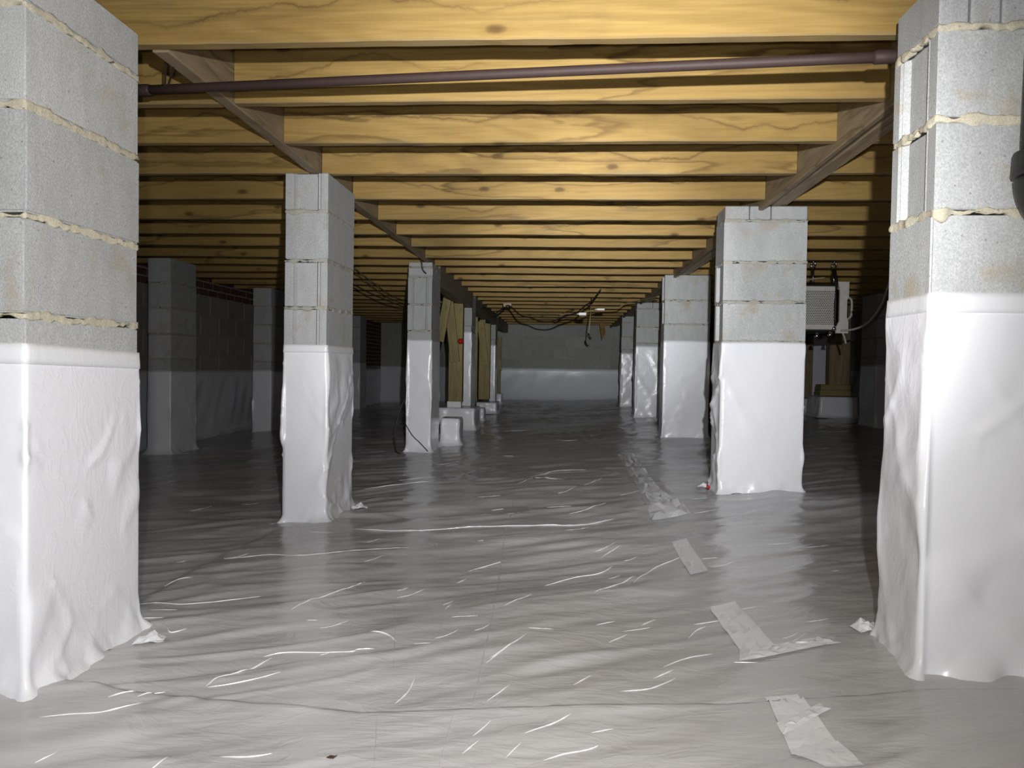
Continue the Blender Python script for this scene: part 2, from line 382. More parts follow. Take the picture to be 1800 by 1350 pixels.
def facets(name, fn, nu, nv, mat, parent, jit, seed):
    """creased film: irregular flat facets; fn(s, t) -> base point"""
    rr = random.Random(seed); bm = bmesh.new(); g = []
    for j in range(nv + 1):
        row = []
        for i in range(nu + 1):
            e = i in (0, nu) or j in (0, nv)
            s_ = i / nu + (0 if i in (0, nu) else rr.uniform(-.38, .38) / nu); t_ = j / nv + (0 if j in (0, nv) else rr.uniform(-.38, .38) / nv)
            p = fn(s_, t_); p.z += (0.001 if e else rr.uniform(0.15, 1) * jit); row.append(bm.verts.new(p))
        g.append(row)
    for j in range(nv):
        for i in range(nu):
            a, b, c, d = g[j][i], g[j][i + 1], g[j + 1][i + 1], g[j + 1][i]
            for f in (((a, b, c), (a, c, d)) if rr.random() < .5 else ((a, b, d), (b, c, d))): bm.faces.new(f)
    return link(name, bm, mat, parent)
def strip(quad, name='seam_tape', nu=14, nv=8, crumple=0.0015, off=0.0022, mat='tape'):
    a, b, c, d = [FP(*q) for q in quad]
    def fn(s, t):
        p = (a * (1 - s) + b * s) * (1 - t) + (d * (1 - s) + c * s) * t
        return Vector((p.x, p.y, fh(p.x, p.y) + off))
    return facets(name, fn, nu, nv, mat, floor, crumple, int(quad[0][0]))
strip([(1085, 800), (1112, 796), (1160, 862), (1128, 868)], nu=5, nv=16, crumple=0.008, off=0.0)
strip([(1124, 868), (1162, 862), (1215, 902), (1146, 914)], nu=8, nv=9, crumple=0.012, off=0.0)
strip([(1180, 960), (1206, 956), (1245, 1008), (1214, 1016)], nu=6, nv=8, crumple=0.001)
strip([(1246, 1068), (1292, 1058), (1362, 1130), (1304, 1140)], nu=8, nv=12, crumple=0.0006)
strip([(1300, 1137), (1440, 1120), (1480, 1134), (1300, 1156)], nu=16, nv=5, crumple=0.006)
strip([(1345, 1215), (1402, 1212), (1470, 1300), (1392, 1320)], nu=8, nv=12, crumple=0.0006)
strip([(1365, 1268), (1440, 1236), (1462, 1246), (1376, 1286)], nu=12, nv=4, crumple=0.004)
strip([(1392, 1318), (1472, 1298), (1520, 1349), (1450, 1349)], nu=8, nv=8, crumple=0.001)

# ------------------------------------------------------------------ piers
JB = EYE.z + 0.835               # underside of the joists
def block_outline(L, W, flange):
    """plan of a two-core block with flanged or flat ends; L along x"""
    if not flange: return [(-L / 2, -W / 2), (L / 2, -W / 2), (L / 2, W / 2), (-L / 2, W / 2)]
    r = 0.015; f = 0.036; g = 0.007
    def end(sx):
        e = sx * L / 2
        pts = [(e, -W / 2), (e, -W / 2 + f - 0.006), (e - sx * 0.005, -W / 2 + f - 0.001), (e - sx * 0.002, -W / 2 + f + g), (e - sx * r, -W / 2 + f + g + 0.008),
               (e - sx * r, W / 2 - f - g - 0.008), (e - sx * 0.002, W / 2 - f - g), (e - sx * 0.005, W / 2 - f + 0.001), (e, W / 2 - f + 0.006), (e, W / 2)]
        return pts if sx > 0 else pts[::-1]
    return end(1) + end(-1)
_blk = {}
def block_mesh(L, W, H, flange):
    k = (round(L, 3), round(W, 3), round(H, 3), flange)
    if k not in _blk:
        bm = prism_bm(block_outline(L, W, flange), H)
        sharp = [e for e in bm.edges if len(e.link_faces) == 2 and e.calc_face_angle(0) > 0.6]
        if not flange: bmesh.ops.bevel(bm, geom=sharp, offset=0.004, segments=2, affect='EDGES')
        else: bmesh.ops.bevel(bm, geom=[e for e in sharp if abs(e.verts[0].co.z - e.verts[1].co.z) < 1e-6], offset=0.003, segments=1, affect='EDGES')
        me = bpy.data.meshes.new('block'); bm.to_mesh(me); bm.free(); me.materials.append(M['block']); _blk[k] = me
    return _blk[k]

def ring(x0, x1, y0, y1, step, rad=0.0):
    """points (x, y, nx, ny) around a rectangle, counter-clockwise from the front left corner"""
    pts = []
    segs = [((x0, y0), (x1, y0), (0, -1)), ((x1, y0), (x1, y1), (1, 0)), ((x1, y1), (x0, y1), (0, 1)), ((x0, y1), (x0, y0), (-1, 0))]
    for k, ((ax, ay), (bx, by), nrm) in enumerate(segs):
        L = math.hypot(bx - ax, by - ay); dx, dy = (bx - ax) / L, (by - ay) / L
        n = max(2, int((L - 2 * rad) / step))
        for i in range(n + (0 if rad else 0)):
            t = rad + (L - 2 * rad) * i / (n - (1 if rad else 0)) if rad else L * i / n
            pts.append((ax + dx * t, ay + dy * t, nrm[0], nrm[1]))
        if rad:
            n2 = segs[(k + 1) % 4][2]; cx, cy = bx - dx * rad - nrm[0] * rad, by - dy * rad - nrm[1] * rad
            for i in (1, 2, 3, 4):
                a = i / 5 * math.pi / 2
                vx = nrm[0] * math.cos(a) + n2[0] * math.sin(a); vy = nrm[1] * math.cos(a) + n2[1] * math.sin(a)
                pts.append((cx + vx * rad, cy + vy * rad, vx, vy))
    return np.array(pts)

def mortar(x0, x1, y0, y1, z, th, seed, proud=0.002, step=0.006):
    R = ring(x0, x1, y0, y1, step); n = len(R); rows = []
    a = np.arange(n) * step
    ns = lambda o, f: np.array([mnoise.noise((seed * 7.1 + o, p[0] * f + p[1] * 1.7 * f, p[1] * f - p[0] * 1.3 * f)) for p in R])
    n1, n2, n3 = ns(0, 9), ns(30, 60), ns(60, 14)
    n4, n5 = ns(90, 16), ns(120, 22)
    out = 0.0005 + proud * (np.clip(n1, -0.3, 1) * 1.5 + 0.2) + 0.0016 * n2
    big = np.clip(n3 - 0.25, 0, 1) * (proud / 0.005)
    for k, (f, dz) in enumerate(((-2.5, 0.4), (0.2, 0.5), (1, 0.28), (1.15, -0.1), (0.9, -0.4), (0.0, -0.56), (-2.5, -0.45))):
        off = np.where(f < 0, -0.012, out * f + (0.012 * big if 0 < f else 0))
        zz = z + th * dz + (0.004 * n2 + 0.011 * (n4 if dz > 0 else n5)) * np.sign(dz) * min(1, abs(dz) * 2.2) - (0.022 * big if dz < 0 and f >= 0 else 0)
        rows.append(np.stack([R[:, 0] + R[:, 2] * off, R[:, 1] + R[:, 3] * off, zz + 0 * a], -1))
    return grid_mesh('mortar_joint', np.concatenate(rows[::-1]), len(rows), n, True)

def wrap_mesh(x0, x1, y0, y1, zt, seed, bulge=0.010, fold=0.006, flare=0.05, step=0.016, tilt=0.0, zb=None, side=1.0):
    R = ring(x0 - 0.003, x1 + 0.003, y0 - 0.003, y1 + 0.003, step, 0.009); n = len(R)
    gz = floor_h(R[:, 0] + R[:, 2] * 0.05, R[:, 1] + R[:, 3] * 0.05); zb_ = gz - 0.004
    nr = max(12, int((zt - zb_.mean()) / (step * 1.05)))
    s = np.concatenate([[0], np.cumsum(np.hypot(np.diff(R[:, 0]), np.diff(R[:, 1])))])
    corner = np.abs(R[:, 2] * R[:, 3]) * 2
    fold = fold * (1 + (side - 1) * np.abs(R[:, 0 + 2]))
    rows = []; xc, yc = (x0 + x1) / 2, (y0 + y1) / 2
    zt_ = zt + tilt * (R[:, 1] - y0) + 0.002 * np.sin(s * 9 + seed)
    for j in range(nr + 1):
        t = j / nr                                     # 0 top .. 1 bottom
        z = zt_ + (zb_ - zt_) * t
        h = (z - zb_)
        env = np.sin(np.pi * min(1, t * 1.15)) ** 0.7 if t < 0.87 else np.sin(np.pi * min(1, t * 1.15)) ** 1
        env = max(env, 0.0) if t < 0.85 else max(0.25, env)
        o1 = vnoise(s * 2.2 + seed * 5.3, z * 1.6 + seed) * bulge * 2.2 * env
        ds = s + z * 0.45
        o2 = (ridge(ds * 4.0 + seed * 3.1, z * 1.5 + seed, 0.10) - 0.25) * fold * env
        o3 = fbm(s * 14 + seed, z * 9, 3) * fold * 0.45 * min(1, t * 6)
        o4 = fbm((s - z * 0.8) * 7 + seed * 2, (z + s * 0.5) * 4 + seed, 2) * fold * 1.1 * min(1, t * 3)
        cr = np.abs(vnoise((s - z * 0.9) * 3.2 + seed * 1.7, (z + s * 0.6) * 2.6 + seed)); o4 = o4 + fold * 0.7 * np.exp(-cr / 0.03) * min(1, t * 4)
        cr = np.abs(vnoise((s + z * 0.7) * 4.6 + seed * 2.7, (z - s * 0.7) * 3.1 + seed)); o4 = o4 + fold * 0.5 * np.exp(-cr / 0.03) * min(1, t * 4)
        low = np.exp(-np.clip(h, 0, None) / 0.05)
        fl = flare * np.exp(-np.clip(h, 0, None) / 0.022) * (0.5 + vnoise(s * 11 + seed, s * 0 + 2.2) + corner * 0.3)
        o5 = low * 0.012 * fbm(s * 28 + seed, z * 25, 2)
        cbulge = corner * 0.006 * env * np.sin(z * 11 + seed)
        off = np.clip(o1, -0.002, None) + o2 + o3 + o4 + np.clip(fl, 0, None) + o5 + cbulge + 0.001
        off = np.maximum(off, 0.001)
        rows.append(np.stack([R[:, 0] + R[:, 2] * off, R[:, 1] + R[:, 3] * off, z], -1))
    top = rows[0].copy(); top[:, 0] -= R[:, 2] * 0.008; top[:, 1] -= R[:, 3] * 0.008; top[:, 2] -= 0.002
    rows.insert(0, top)
    return grid_mesh('liner_wrap', np.concatenate(rows[::-1]), len(rows), n, True)

def band_mesh(x0, x1, y0, y1, zt, hgt, seed, tilt=0.0):
    R = ring(x0 - 0.003, x1 + 0.003, y0 - 0.003, y1 + 0.003, 0.02, 0.009); n = len(R); rows = []
    s = np.arange(n) * 0.02
    for k, (t, o) in enumerate(((0, -0.006), (0.0, 0.0018), (0.3, 0.002), (0.65, 0.0026), (0.98, 0.003), (1.0, -0.002))):
        z = zt + 0.003 + tilt * (R[:, 1] - y0) - hgt * t + 0.002 * vnoise(s * 3 + seed, s * 0 + k * 0.5)
        off = o + 0.0015 * t * (vnoise(s * 4 + seed, s * 0 + t * 2) + 0.5)
        rows.append(np.stack([R[:, 0] + R[:, 2] * off, R[:, 1] + R[:, 3] * off, z], -1))
    return grid_mesh('tape_band', np.concatenate(rows[::-1]), len(rows), n, True)

def pier(label, x0, w, y0, d, joints, zwrap, caps=(), types='', seed=1, along='x', band=None, wrapkw={}, tilt=0.0, mort='mortar', proud=0.003, top=None, mat=None):
    """joints: heights above the eye of the bed joints from the top; caps: splits across the width of the thin top course"""
    top = JB - 0.006 if top is None else top
    x1, y1 = x0 + w, y0 + d; xc, yc = x0 + w / 2, y0 + d / 2
    zf = min(fh(x0, y0), fh(x1, y0), fh(x0, y1), fh(x1, y1)) - 0.005
    root = thing('block_pier', label, 'pier', (xc, yc, fh(xc, yc)), 'concrete block piers under the joists')
    loc = lambda x, y, z: (x - xc, y - yc, z - fh(xc, yc))
    def put(name, me, m=None): 
        o = link(name, me, m, root); o.location = loc(0, 0, 0); return o
    zs = [top] + [EYE.z + j for j in joints]
    while zs[-1] - 0.205 > zf: zs.append(zs[-1] - 0.203)
    zs.append(zf)
    rr = random.Random(seed)
    for i, (za, zb) in enumerate(zip(zs, zs[1:])):
        g = 0.006
        hh = za - zb - 2 * g if i else za - zb - g
        if hh < 0.02: continue
        if i == 0 and caps:
            cuts = [x0] + [x0 + w * c for c in caps] + [x1]
            for ca, cb in zip(cuts, cuts[1:]):
                b = box_bm(cb - ca - 0.004, d - 0.004, hh, 0.004, 1, True)
                link('cap_block', b, 'block', root, loc((ca + cb) / 2, yc + rr.uniform(-0.003, 0.003), zb + g))
            continue
        fl = (types[i] if i < len(types) else 'p') == 'f'
        sh = 0.014 if za < zwrap + 0.02 else 0.0
        me = block_mesh((w if along == 'x' else d) - sh, (d if along == 'x' else w) - sh, round(hh, 3), fl)
        b = link('block', me, None, root, loc(xc + rr.uniform(-0.003, 0.003), yc + rr.uniform(-0.003, 0.003), zb + g), (0, 0, (0 if along == 'x' else math.pi / 2) + rr.uniform(-0.006, 0.006)))
    for i, z in enumerate(zs[1:-1]):
        if z < zwrap - 0.03: break
        put('mortar_joint', mortar(x0, x1, y0, y1, z, 0.014, seed * 3 + i, proud if z > zwrap + 0.02 else -0.001), mort)
    wr = put('liner_wrap', wrap_mesh(x0, x1, y0, y1, zwrap, seed, tilt=tilt, **wrapkw), 'wrap')
    if band:
        b = link('tape_band', band_mesh(x0, x1, y0, y1, zwrap, band, seed, tilt), 'tape', wr)
    return root

def hz(u, v, Y): return P(u, v, Y).z          # height of a pixel at a known depth
def hx(u, v, Y): return P(u, v, Y).x
je = lambda Y, u, *vs: [hz(u, v, Y) - EYE.z for v in vs]

# right row: 16 inch face to the camera, 8 inch ends
Y = 1.60; R1x = hx(1640, 400, Y)
R1 = pier('pale block pier at the right edge with open flanged block ends and thick mortar', R1x, 0.40, Y, 0.20, je(Y, 1700, 45, 209, 373), hz(1660, 517, Y), (0.16, 0.32, 0.6), 'pffppp', 11,
     band=0.042, wrapkw=dict(bulge=0.006, fold=0.008, step=0.010), proud=0.006)
Y = 3.80; R2x = hx(1274, 400, Y)
R2 = pier('tall block pier left of the hanging dehumidifier, stained tan', R2x, 0.412, Y, 0.20, je(Y, 1340, 388, 461, 531), hz(1330, 602, Y), (0.30, 0.56), 'ppfffp', 12,
     wrapkw=dict(bulge=0.004, fold=0.003, flare=0.035, step=0.012, side=5.0), mort='mortar_grey')
Y = 6.6; R3x = hx(1168, 560, Y)
R3 = pier('block pier second behind the dehumidifier pier with a dark shadow down its right side', R3x, 0.40, Y, 0.20, je(Y, 1200, 528, 570), hz(1200, 599, Y), (), 'ffppp', 13, wrapkw=dict(bulge=0.007, fold=0.005, flare=0.03, step=0.02), mort='mortar_grey')
Y = 9.37; R4 = pier('fourth pier of the right row with crumpled shiny wrap', hx(1119, 570, Y), 0.40, Y, 0.20, je(Y, 1135, 543, 575), hz(1135, 608, Y), (0.5,), 'ppppp', 14, wrapkw=dict(bulge=0.008, fold=0.010, flare=0.03, step=0.022), mort='mortar_grey')
Y = 11.9; R5 = pier('last pier of the right row nearest the far wall', hx(1093, 590, Y), 0.40, Y, 0.20, je(Y, 1100, 567, 592), hz(1100, 620, Y), (0.6,), 'ppppp', 15, wrapkw=dict(bulge=0.008, fold=0.012, flare=0.03, step=0.025), mort='mortar_grey')
# left row: 8 inch ends to the camera
Y = 1.42; L1x = hx(244, 400, 1.82)
L1 = pier('largest block pier at the left edge with broad mortar smears', L1x - 0.195, 0.195, Y, 0.40, je(1.82, 244, 140, 281, 434, 574), hz(30, 606, Y), (), 'pppppp', 21, 'y', band=0.042, tilt=(hz(240, 622, 1.82) - hz(30, 606, Y)) / 0.4,
     wrapkw=dict(bulge=0.008, fold=0.009, step=0.010), proud=0.001)
Y = 3.16; xa = hx(574, 600, Y)
L2 = pier('free standing grey pier second on the left with bright wrap catching the lamp', xa - 0.19, 0.19, Y, 0.40, je(Y, 540, 371, 458, 541), hz(530, 607, Y), (), 'fpffp', 22, 'y', band=0.035,
     wrapkw=dict(bulge=0.012, fold=0.008, step=0.011, side=1.6), mort='mortar_grey')
Y = 5.89; xa = hx(759, 560, Y)
L3 = pier('third pier on the left with split cap block and low wrapped footing beside it', xa - 0.196, 0.196, Y, 0.40, je(Y, 740, 470, 486, 535, 582), hz(735, 597, Y), (0.55,), 'ppffpp', 23, 'y',
     wrapkw=dict(bulge=0.014, fold=0.006, step=0.018), mort='mortar_grey')
Y = 8.69; xa = hx(829, 560, Y)
L4 = pier('narrow pier behind the braced timber post, wrap in a bright strip', xa - 0.19, 0.19, Y, 0.40, je(Y, 820, 545, 573), hz(820, 583, Y), (), 'ppppp', 24, 'y', wrapkw=dict(bulge=0.012, fold=0.008, flare=0.03, step=0.02), mort='mortar_grey')
Y = 12.2; xa = hx(871, 600, Y)
L5 = pier('farthest pier of the left row between timber posts', xa - 0.19, 0.19, Y, 0.40, je(Y, 868, 575), hz(868, 606, Y), (), 'pppp', 25, 'y', wrapkw=dict(bulge=0.01, fold=0.006, flare=0.02, step=0.025), mort='mortar_grey')
# far left row, against the side wall
Y = 5.76; xa = hx(300, 600, Y)
pier('dim pier against the left wall seen past the nearest pier', xa - 0.19, 0.19, Y, 0.42, je(Y, 290, 497, 541, 587), hz(290, 652, Y), (), 'ppppp', 31, 'y', wrapkw=dict(bulge=0.012, fold=0.006, step=0.022), mort='mortar_grey', proud=0.002)
Y = 8.04; xa = hx(477, 600, Y)
pier('dark pier against the left wall half hidden by the free standing pier', xa - 0.21, 0.21, Y, 0.40, je(Y, 465, 538, 571, 604), hz(465, 651, Y), (), 'ppppp', 32, 'y', wrapkw=dict(bulge=0.008, fold=0.006, flare=0.02, step=0.025), mort='mortar_grey', proud=0.002)
Y = 12.5; xa = hx(633, 600, Y)
pier('small dark pier in the far left corner beside the brick patch', xa - 0.19, 0.19, Y, 0.40, je(Y, 628, 575, 596), hz(628, 637, Y), (), 'pppp', 33, 'y', wrapkw=dict(bulge=0.006, fold=0.006, flare=0.02, step=0.03), mort='mortar_grey', proud=0.002)
Y = 8.0; xa = hx(1540, 640, Y)
pier('barely lit pier in the dark bay right of the dehumidifier', xa, 0.20, Y, 0.40, je(Y, 1550, 560, 594, 627), hz(1550, 640, Y), (), 'pppp', 34, 'y', wrapkw=dict(bulge=0.006, fold=0.006, flare=0.02, step=0.03), mort='mortar_grey', proud=0.002)

# loose ears of liner at two near pier feet
def flap(root, u, v, size, seed, rotz):
    c = FP(u, v); z0 = fh(c.x, c.y)
    def fn(p, q):
        x, y = (p - 0.5) * size, (q - 0.5) * size * 0.6
        k = math.sin(p * math.pi) * (0.25 + 0.75 * q)
        return Vector((x * math.cos(rotz) - y * math.sin(rotz), x * math.sin(rotz) + y * math.cos(rotz), size * 0.30 * k * abs(math.sin(p * 5 + seed)) + 0.002)) + Vector((c.x, c.y, z0)) - root.location
    facets('liner_flap', fn, 7, 4, 'wrap', root, size * 0.12, seed)
flap(R1, 1528, 1112, 0.075, 3, 0.2); flap(L1, 262, 1131, 0.07, 8, 0.3); flap(L2, 632, 893, 0.08, 5, 0.5); flap(R2, 1238, 858, 0.08, 9, -0.4)

# ------------------------------------------------------------------ ceiling: subfloor, joists, girders
ceiling = link('ceiling', box_bm(9.6, 15.4, 0.02), 'ply', None, (0.15, 7.9, JB + 0.245)); ceiling['kind'] = 'structure'
ceiling['label'] = 'underside of the floor above with golden pine joists'
CI = ceiling.location
def board_mesh(L, h, t, seed, n=40):
    """plank along x with slightly wavy, worn arrises"""
    V = []; prof = [(-t / 2, -h / 2 + 0.003), (-t / 2 + 0.003, -h / 2), (t / 2 - 0.003, -h / 2), (t / 2, -h / 2 + 0.003), (t / 2, h / 2 - 0.002), (t / 2 - 0.002, h / 2), (-t / 2 + 0.002, h / 2), (-t / 2, h / 2 - 0.002)]
    for i in range(n + 1):
        x = -L / 2 + L * i / n
        wz = 0.004 * mnoise.noise((x * 1.2 + seed * 9, seed, 0)); wy = 0.004 * mnoise.noise((x * 0.9, seed * 3, 4))
        for (y, z) in prof:
            chip = 0.0018 * mnoise.noise((x * 11, seed + y * 40, z * 9)) if z < 0 else 0
            V.append((x, y + wy, z + (wz if z < 0 else 0) + chip))
    bm = bmesh.new(); vs = [bm.verts.new(v) for v in V]; m = len(prof)
    for i in range(n):
        for k in range(m):
            a = i * m + k; b = i * m + (k + 1) % m
            bm.faces.new((vs[a], vs[b], vs[b + m], vs[a + m]))
    bm.faces.new(vs[:m][::-1]); bm.faces.new(vs[-m:]); bmesh.ops.recalc_face_normals(bm, faces=bm.faces)
    return bm
def mesh_of(bm, name, mat):
    me = bpy.data.meshes.new(name); bm.to_mesh(me); bm.free(); me.materials.append(M[mat]); return me
JH = 0.235; JT = 0.038
GLx, GRx = -1.065, 0.985          # joist ends at the girders
mid = [mesh_of(board_mesh(GRx - GLx, JH, JT, s, 60), 'joist', 'joist') for s in range(5)]
wide = [mesh_of(board_mesh(6.4, JH, JT, s + 30, 120), 'joist', 'joist') for s in range(2)]
left = [mesh_of(board_mesh(3.30, JH, JT, s + 10, 30), 'joist', 'joist') for s in range(3)]
right = [mesh_of(board_mesh(3.45, JH, JT, s + 20, 30), 'joist', 'joist') for s in range(3)]
dv = [569.5, 463.5, 391.5, 336.5, 292.5, 256.5, 230.5, 209.5, 189.5, 176.0, 163.0, 151.5, 140.5, 131.5, 122.5, 115.5, 109, 102.5, 96.5, 91.5, 87, 82.5, 78.5, 74.5]
JY = [1.46] + [0.835 * F / d for d in dv]
rj = random.Random(5)
for i, y in enumerate(JY):
    if i < 2:
        link('joist', wide[i], None, ceiling, Vector((-0.03, y + JT / 2, JB + JH / 2)) - CI); continue
    for meshes, x in ((mid, (GLx + GRx) / 2), (left, GLx - 0.055 - 1.65), (right, GRx + 0.145 + 1.725)):
        dy = 0.0 if meshes is mid else rj.uniform(-0.01, 0.01)
        flip = rj.random() < 0.5
        link('joist', meshes[rj.randrange(len(meshes))], None, ceiling, Vector((x, y + JT / 2 + dy, JB + JH / 2)) - CI, (rj.uniform(-0.012, 0.012), 0, math.pi if flip else 0))
# left girder: flush single member, right girder: four plies
def gboard(name, x, y0, y1, z0, h, t, mat, seed, roll=0):
    p = gb_parent
    o = link(name, mesh_of(board_mesh(y1 - y0, h, t, seed, 60), name, mat), None, p, Vector((x, (y0 + y1) / 2, z0 + h / 2)) - (p.location if p else Vector()), (0, roll, math.pi / 2))
    return o
gb_parent = None
def beam(o, label): o['kind'] = 'structure'; o['label'] = label; return o
beam(gboard('beam', GLx - 0.026, 1.935, 6.3, JB - 0.002, 0.236, 0.046, 'girder', 41), 'single flush timber beam carrying the joists over the left piers')
gb_parent = beam(bpy.data.objects.new('beam', None), 'four ply timber beam over the right piers'); COL.objects.link(gb_parent); gb_parent.location = (GRx + 0.07, 1.935, JB)
for k in range(4):
    gboard('girder_ply', GRx + 0.0185 + 0.0365 * k, 1.935, 15.0, JB - 0.004 + 0.004 * (k % 2), 0.236, 0.0355, 'girder', 50 + k)
gboard('ledger', GRx + 0.012, 1.935, 15.0, JB - 0.03, 0.03, 0.024, 'girder', 58)
gb_parent = None
for a, b, k in ((6.30, 8.68, 0), (9.10, 12.19, 1), (12.61, 15.2, 2)):
    beam(gboard('beam', L3.location.x + 0.045 - 0.02 * k, a, b, JB - 0.155, 0.39, 0.10, 'grey_wood', 60 + k), ('deep grey beam between the split cap pier and the next', 'deep grey beam over the second timber post', 'deep grey beam running into the far wall')[k])

# ------------------------------------------------------------------ walls
def wall(name, a, b, z0, z1, thick, core_mat, label):
    """vertical slab from a to b (xy), its face on the room side (left of a->b); returns root and placing helpers"""
    a, b = Vector((*a, 0)), Vector((*b, 0)); L = (b - a).length; ang = math.atan2(b.y - a.y, b.x - a.x)
    bm = box_bm(L, thick, z1 - z0); bmesh.ops.translate(bm, vec=(L / 2, -thick / 2 - 0.006, (z1 - z0) / 2), verts=bm.verts)
    w = link(name, bm, core_mat, None, (a.x, a.y, z0), (0, 0, ang)); w['kind'] = 'structure'; w['label'] = label
    return w, L
def lay(w, L, zlist, blen, mat, seed, name='block', skip=lambda x, z: False, dep=0.03):
    rr = random.Random(seed); cache = {}
    z0 = w.location.z
    for r, (za, zb) in enumerate(zlist):
        x = -(blen / 2 if r % 2 else 0) - blen * 0.2
        while x < L:
            xa, xb = max(x, 0) + 0.005, min(x + blen, L) - 0.005; x += blen
            if xb - xa < 0.04 or skip((xa + xb) / 2, (za + zb) / 2): continue
            k = (round(xb - xa, 3), round(zb - za, 3))
            if k not in cache: cache[k] = mesh_of(box_bm(xb - xa, dep, zb - za - 0.013, 0.004), name, mat)
            link(name, cache[k], None, w, ((xa + xb) / 2, -dep / 2 + rr.uniform(-0.004, 0.001), (za + zb) / 2 - z0), (0, rr.uniform(-0.003, 0.003), rr.uniform(-0.004, 0.004)))
def wall_liner(w, L, h0, h1, seed, mat='wallwrap', step=0.06, x0=0.0, amp0=0.05, lean=0.0):
    n = int((L - x0) / step); m = 22; V = []
    wm = Matrix.Translation(w.location) @ Matrix.Rotation(w.rotation_euler.z, 4, 'Z')
    s = np.linspace(x0, L, n + 1)
    base = np.array([fh(*(wm @ Vector((q, 0.05, 0)))[:2]) for q in s]) - 0.01
    for j in range(m + 1):
        t = j / m; z = base + (h1 - base) * t
        amp = amp0 * (1 - t) * t * 2.0 + 0.002
        o = 0.012 + np.abs(fbm(s * 1.7 + seed + z * 0.8, z * 1.2, 3)) * amp * 1.6 + ridge(s * 2.2 + z * 0.9 + seed, z * 0.8, 0.1) * amp * 0.5 + 0.05 * np.exp(-(z - base) / 0.04) + lean * (1 - t) ** 1.5
        if t == 1: o = 0.008 + 0 * o
        V.append(np.stack([s, o, z - w.location.z], -1))
    top = V[-1].copy(); top[:, 1] = 0.0; V.append(top)
    V = [v[::-1] for v in V]
    me = grid_mesh('wall_liner', np.concatenate(V), len(V), n + 1)
    return link('wall_liner', me, mat, w)
BW = 15.1
# left wall
WL0, WL1 = (-3.74, 4.6), (-3.74, BW)
wl, Ll = wall('wall_left', WL1, WL0, -0.3, 1.73, 0.2, 'mortar_grey', 'dim foundation wall of dark block with red brick courses on top')
zc = [1.35 - 0.205 * k for k in range(7)]
bp = lambda x, z: x < 2.3 and z > 0.60
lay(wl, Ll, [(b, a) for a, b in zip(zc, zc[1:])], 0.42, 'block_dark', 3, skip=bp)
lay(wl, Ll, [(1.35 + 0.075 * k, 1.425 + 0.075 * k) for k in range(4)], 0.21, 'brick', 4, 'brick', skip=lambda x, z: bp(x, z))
lay(wl, Ll, [(0.62 + 0.075 * k, 0.695 + 0.075 * k) for k in range(14)], 0.21, 'brick', 5, 'brick', skip=lambda x, z: x > 2.3)
wall_liner(wl, Ll, 0, hz(390, 651, 7.5), 3)
# back wall
wb, Lb = wall('wall_back', (4.6, BW), (-3.74, BW), -0.3, 1.73, 0.2, 'mortar_grey', 'far foundation wall of grey block above a shiny white liner')
ch = 0.236; zc = [JB + 0.02 - ch * k for k in range(8)]
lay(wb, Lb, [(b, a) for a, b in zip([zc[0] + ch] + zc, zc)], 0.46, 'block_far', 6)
wall_liner(wb, Lb, 0, hz(980, 648, BW), 7, amp0=0.007, lean=0.10)
# right wall
wr_, Lr = wall('wall_right', (4.6, 1.2), (4.6, BW), -0.3, 1.73, 0.2, 'mortar_grey', 'unlit foundation wall of dark block beyond the right bay')
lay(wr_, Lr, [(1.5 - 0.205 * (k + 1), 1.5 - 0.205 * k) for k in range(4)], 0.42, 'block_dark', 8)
wall_liner(wr_, Lr, 0, 0.68, 9)

# ------------------------------------------------------------------ wrapped footings and braced timber posts
def footing(label, x0, x1, y0, y1, h, seed, g='liner wrapped footings'):
    xc, yc = (x0 + x1) / 2, (y0 + y1) / 2; zf = fh(xc, yc)
    root = thing('wrapped_footing', label, 'footing', (xc, yc, zf), g)
    R = ring(x0 - xc, x1 - xc, y0 - yc, y1 - yc, 0.02, 0.018); n = len(R); rows = []
    s = np.arange(n) * 0.02
    prof = [(1.0, -0.6), (1.0, -0.3), (1.0, -0.04), (0.985, 0.0), (0.93, 0.008), (0.75, 0.009), (0.5, 0.008), (0.28, 0.010), (0.12, 0.016), (0.04, 0.03), (-0.03, 0.06)]
    for t, off in prof:
        nz = fbm(s * 9 + seed, s * 0 + t * 5 + seed, 3) * 0.012
        if off < -0.02:
            k = -off; x = R[:, 0] * (1 - k); y = R[:, 1] * (1 - k); z = h + 0.005 * nz * 10 * k
        else:
            x = R[:, 0] + R[:, 2] * (off + nz); y = R[:, 1] + R[:, 3] * (off + nz); z = h * t + 0.004 * vnoise(s * 7 + seed, s * 0 + t * 4)
        rows.append(np.stack([x, y, z + 0 * s], -1))
    V = np.concatenate(rows[::-1]); me = grid_mesh('liner_wrap', V, len(rows), n, True)
    bm = bmesh.new(); bm.from_mesh(me); bm.verts.ensure_lookup_table()
    bmesh.ops.holes_fill(bm, edges=[e for e in bm.edges if e.is_boundary and e.verts[0].co.z > h * 0.5], sides=0)
    bm.to_mesh(me); bm.free()
    link('liner_wrap', me, 'wrap', root, smooth=True)
    link('concrete_pad', box_bm((x1 - x0) - 0.05, (y1 - y0) - 0.05, h - 0.03, 0.005, 1, True), 'block', root)
    return root
fa = footing('low wrapped footing carrying the first braced timber post', hx(768, 716, 7.92), hx(834, 716, 7.92), 7.92, 8.4, 0.25, 1)
fb = footing('small wrapped footing right behind the split cap pier', hx(773, 740, 6.34), hx(805, 740, 6.34), 6.40, 6.64, 0.235, 2)
fc = footing('wrapped footing under the second timber post on the left', hx(838, 705, 10.6), hx(872, 705, 10.6), 10.6, 11.1, 0.16, 3)
fd = footing('tiny wrapped footing behind the bright strip pier', hx(841, 725, 9.2), hx(850, 725, 9.2), 9.2, 9.4, 0.17, 4)
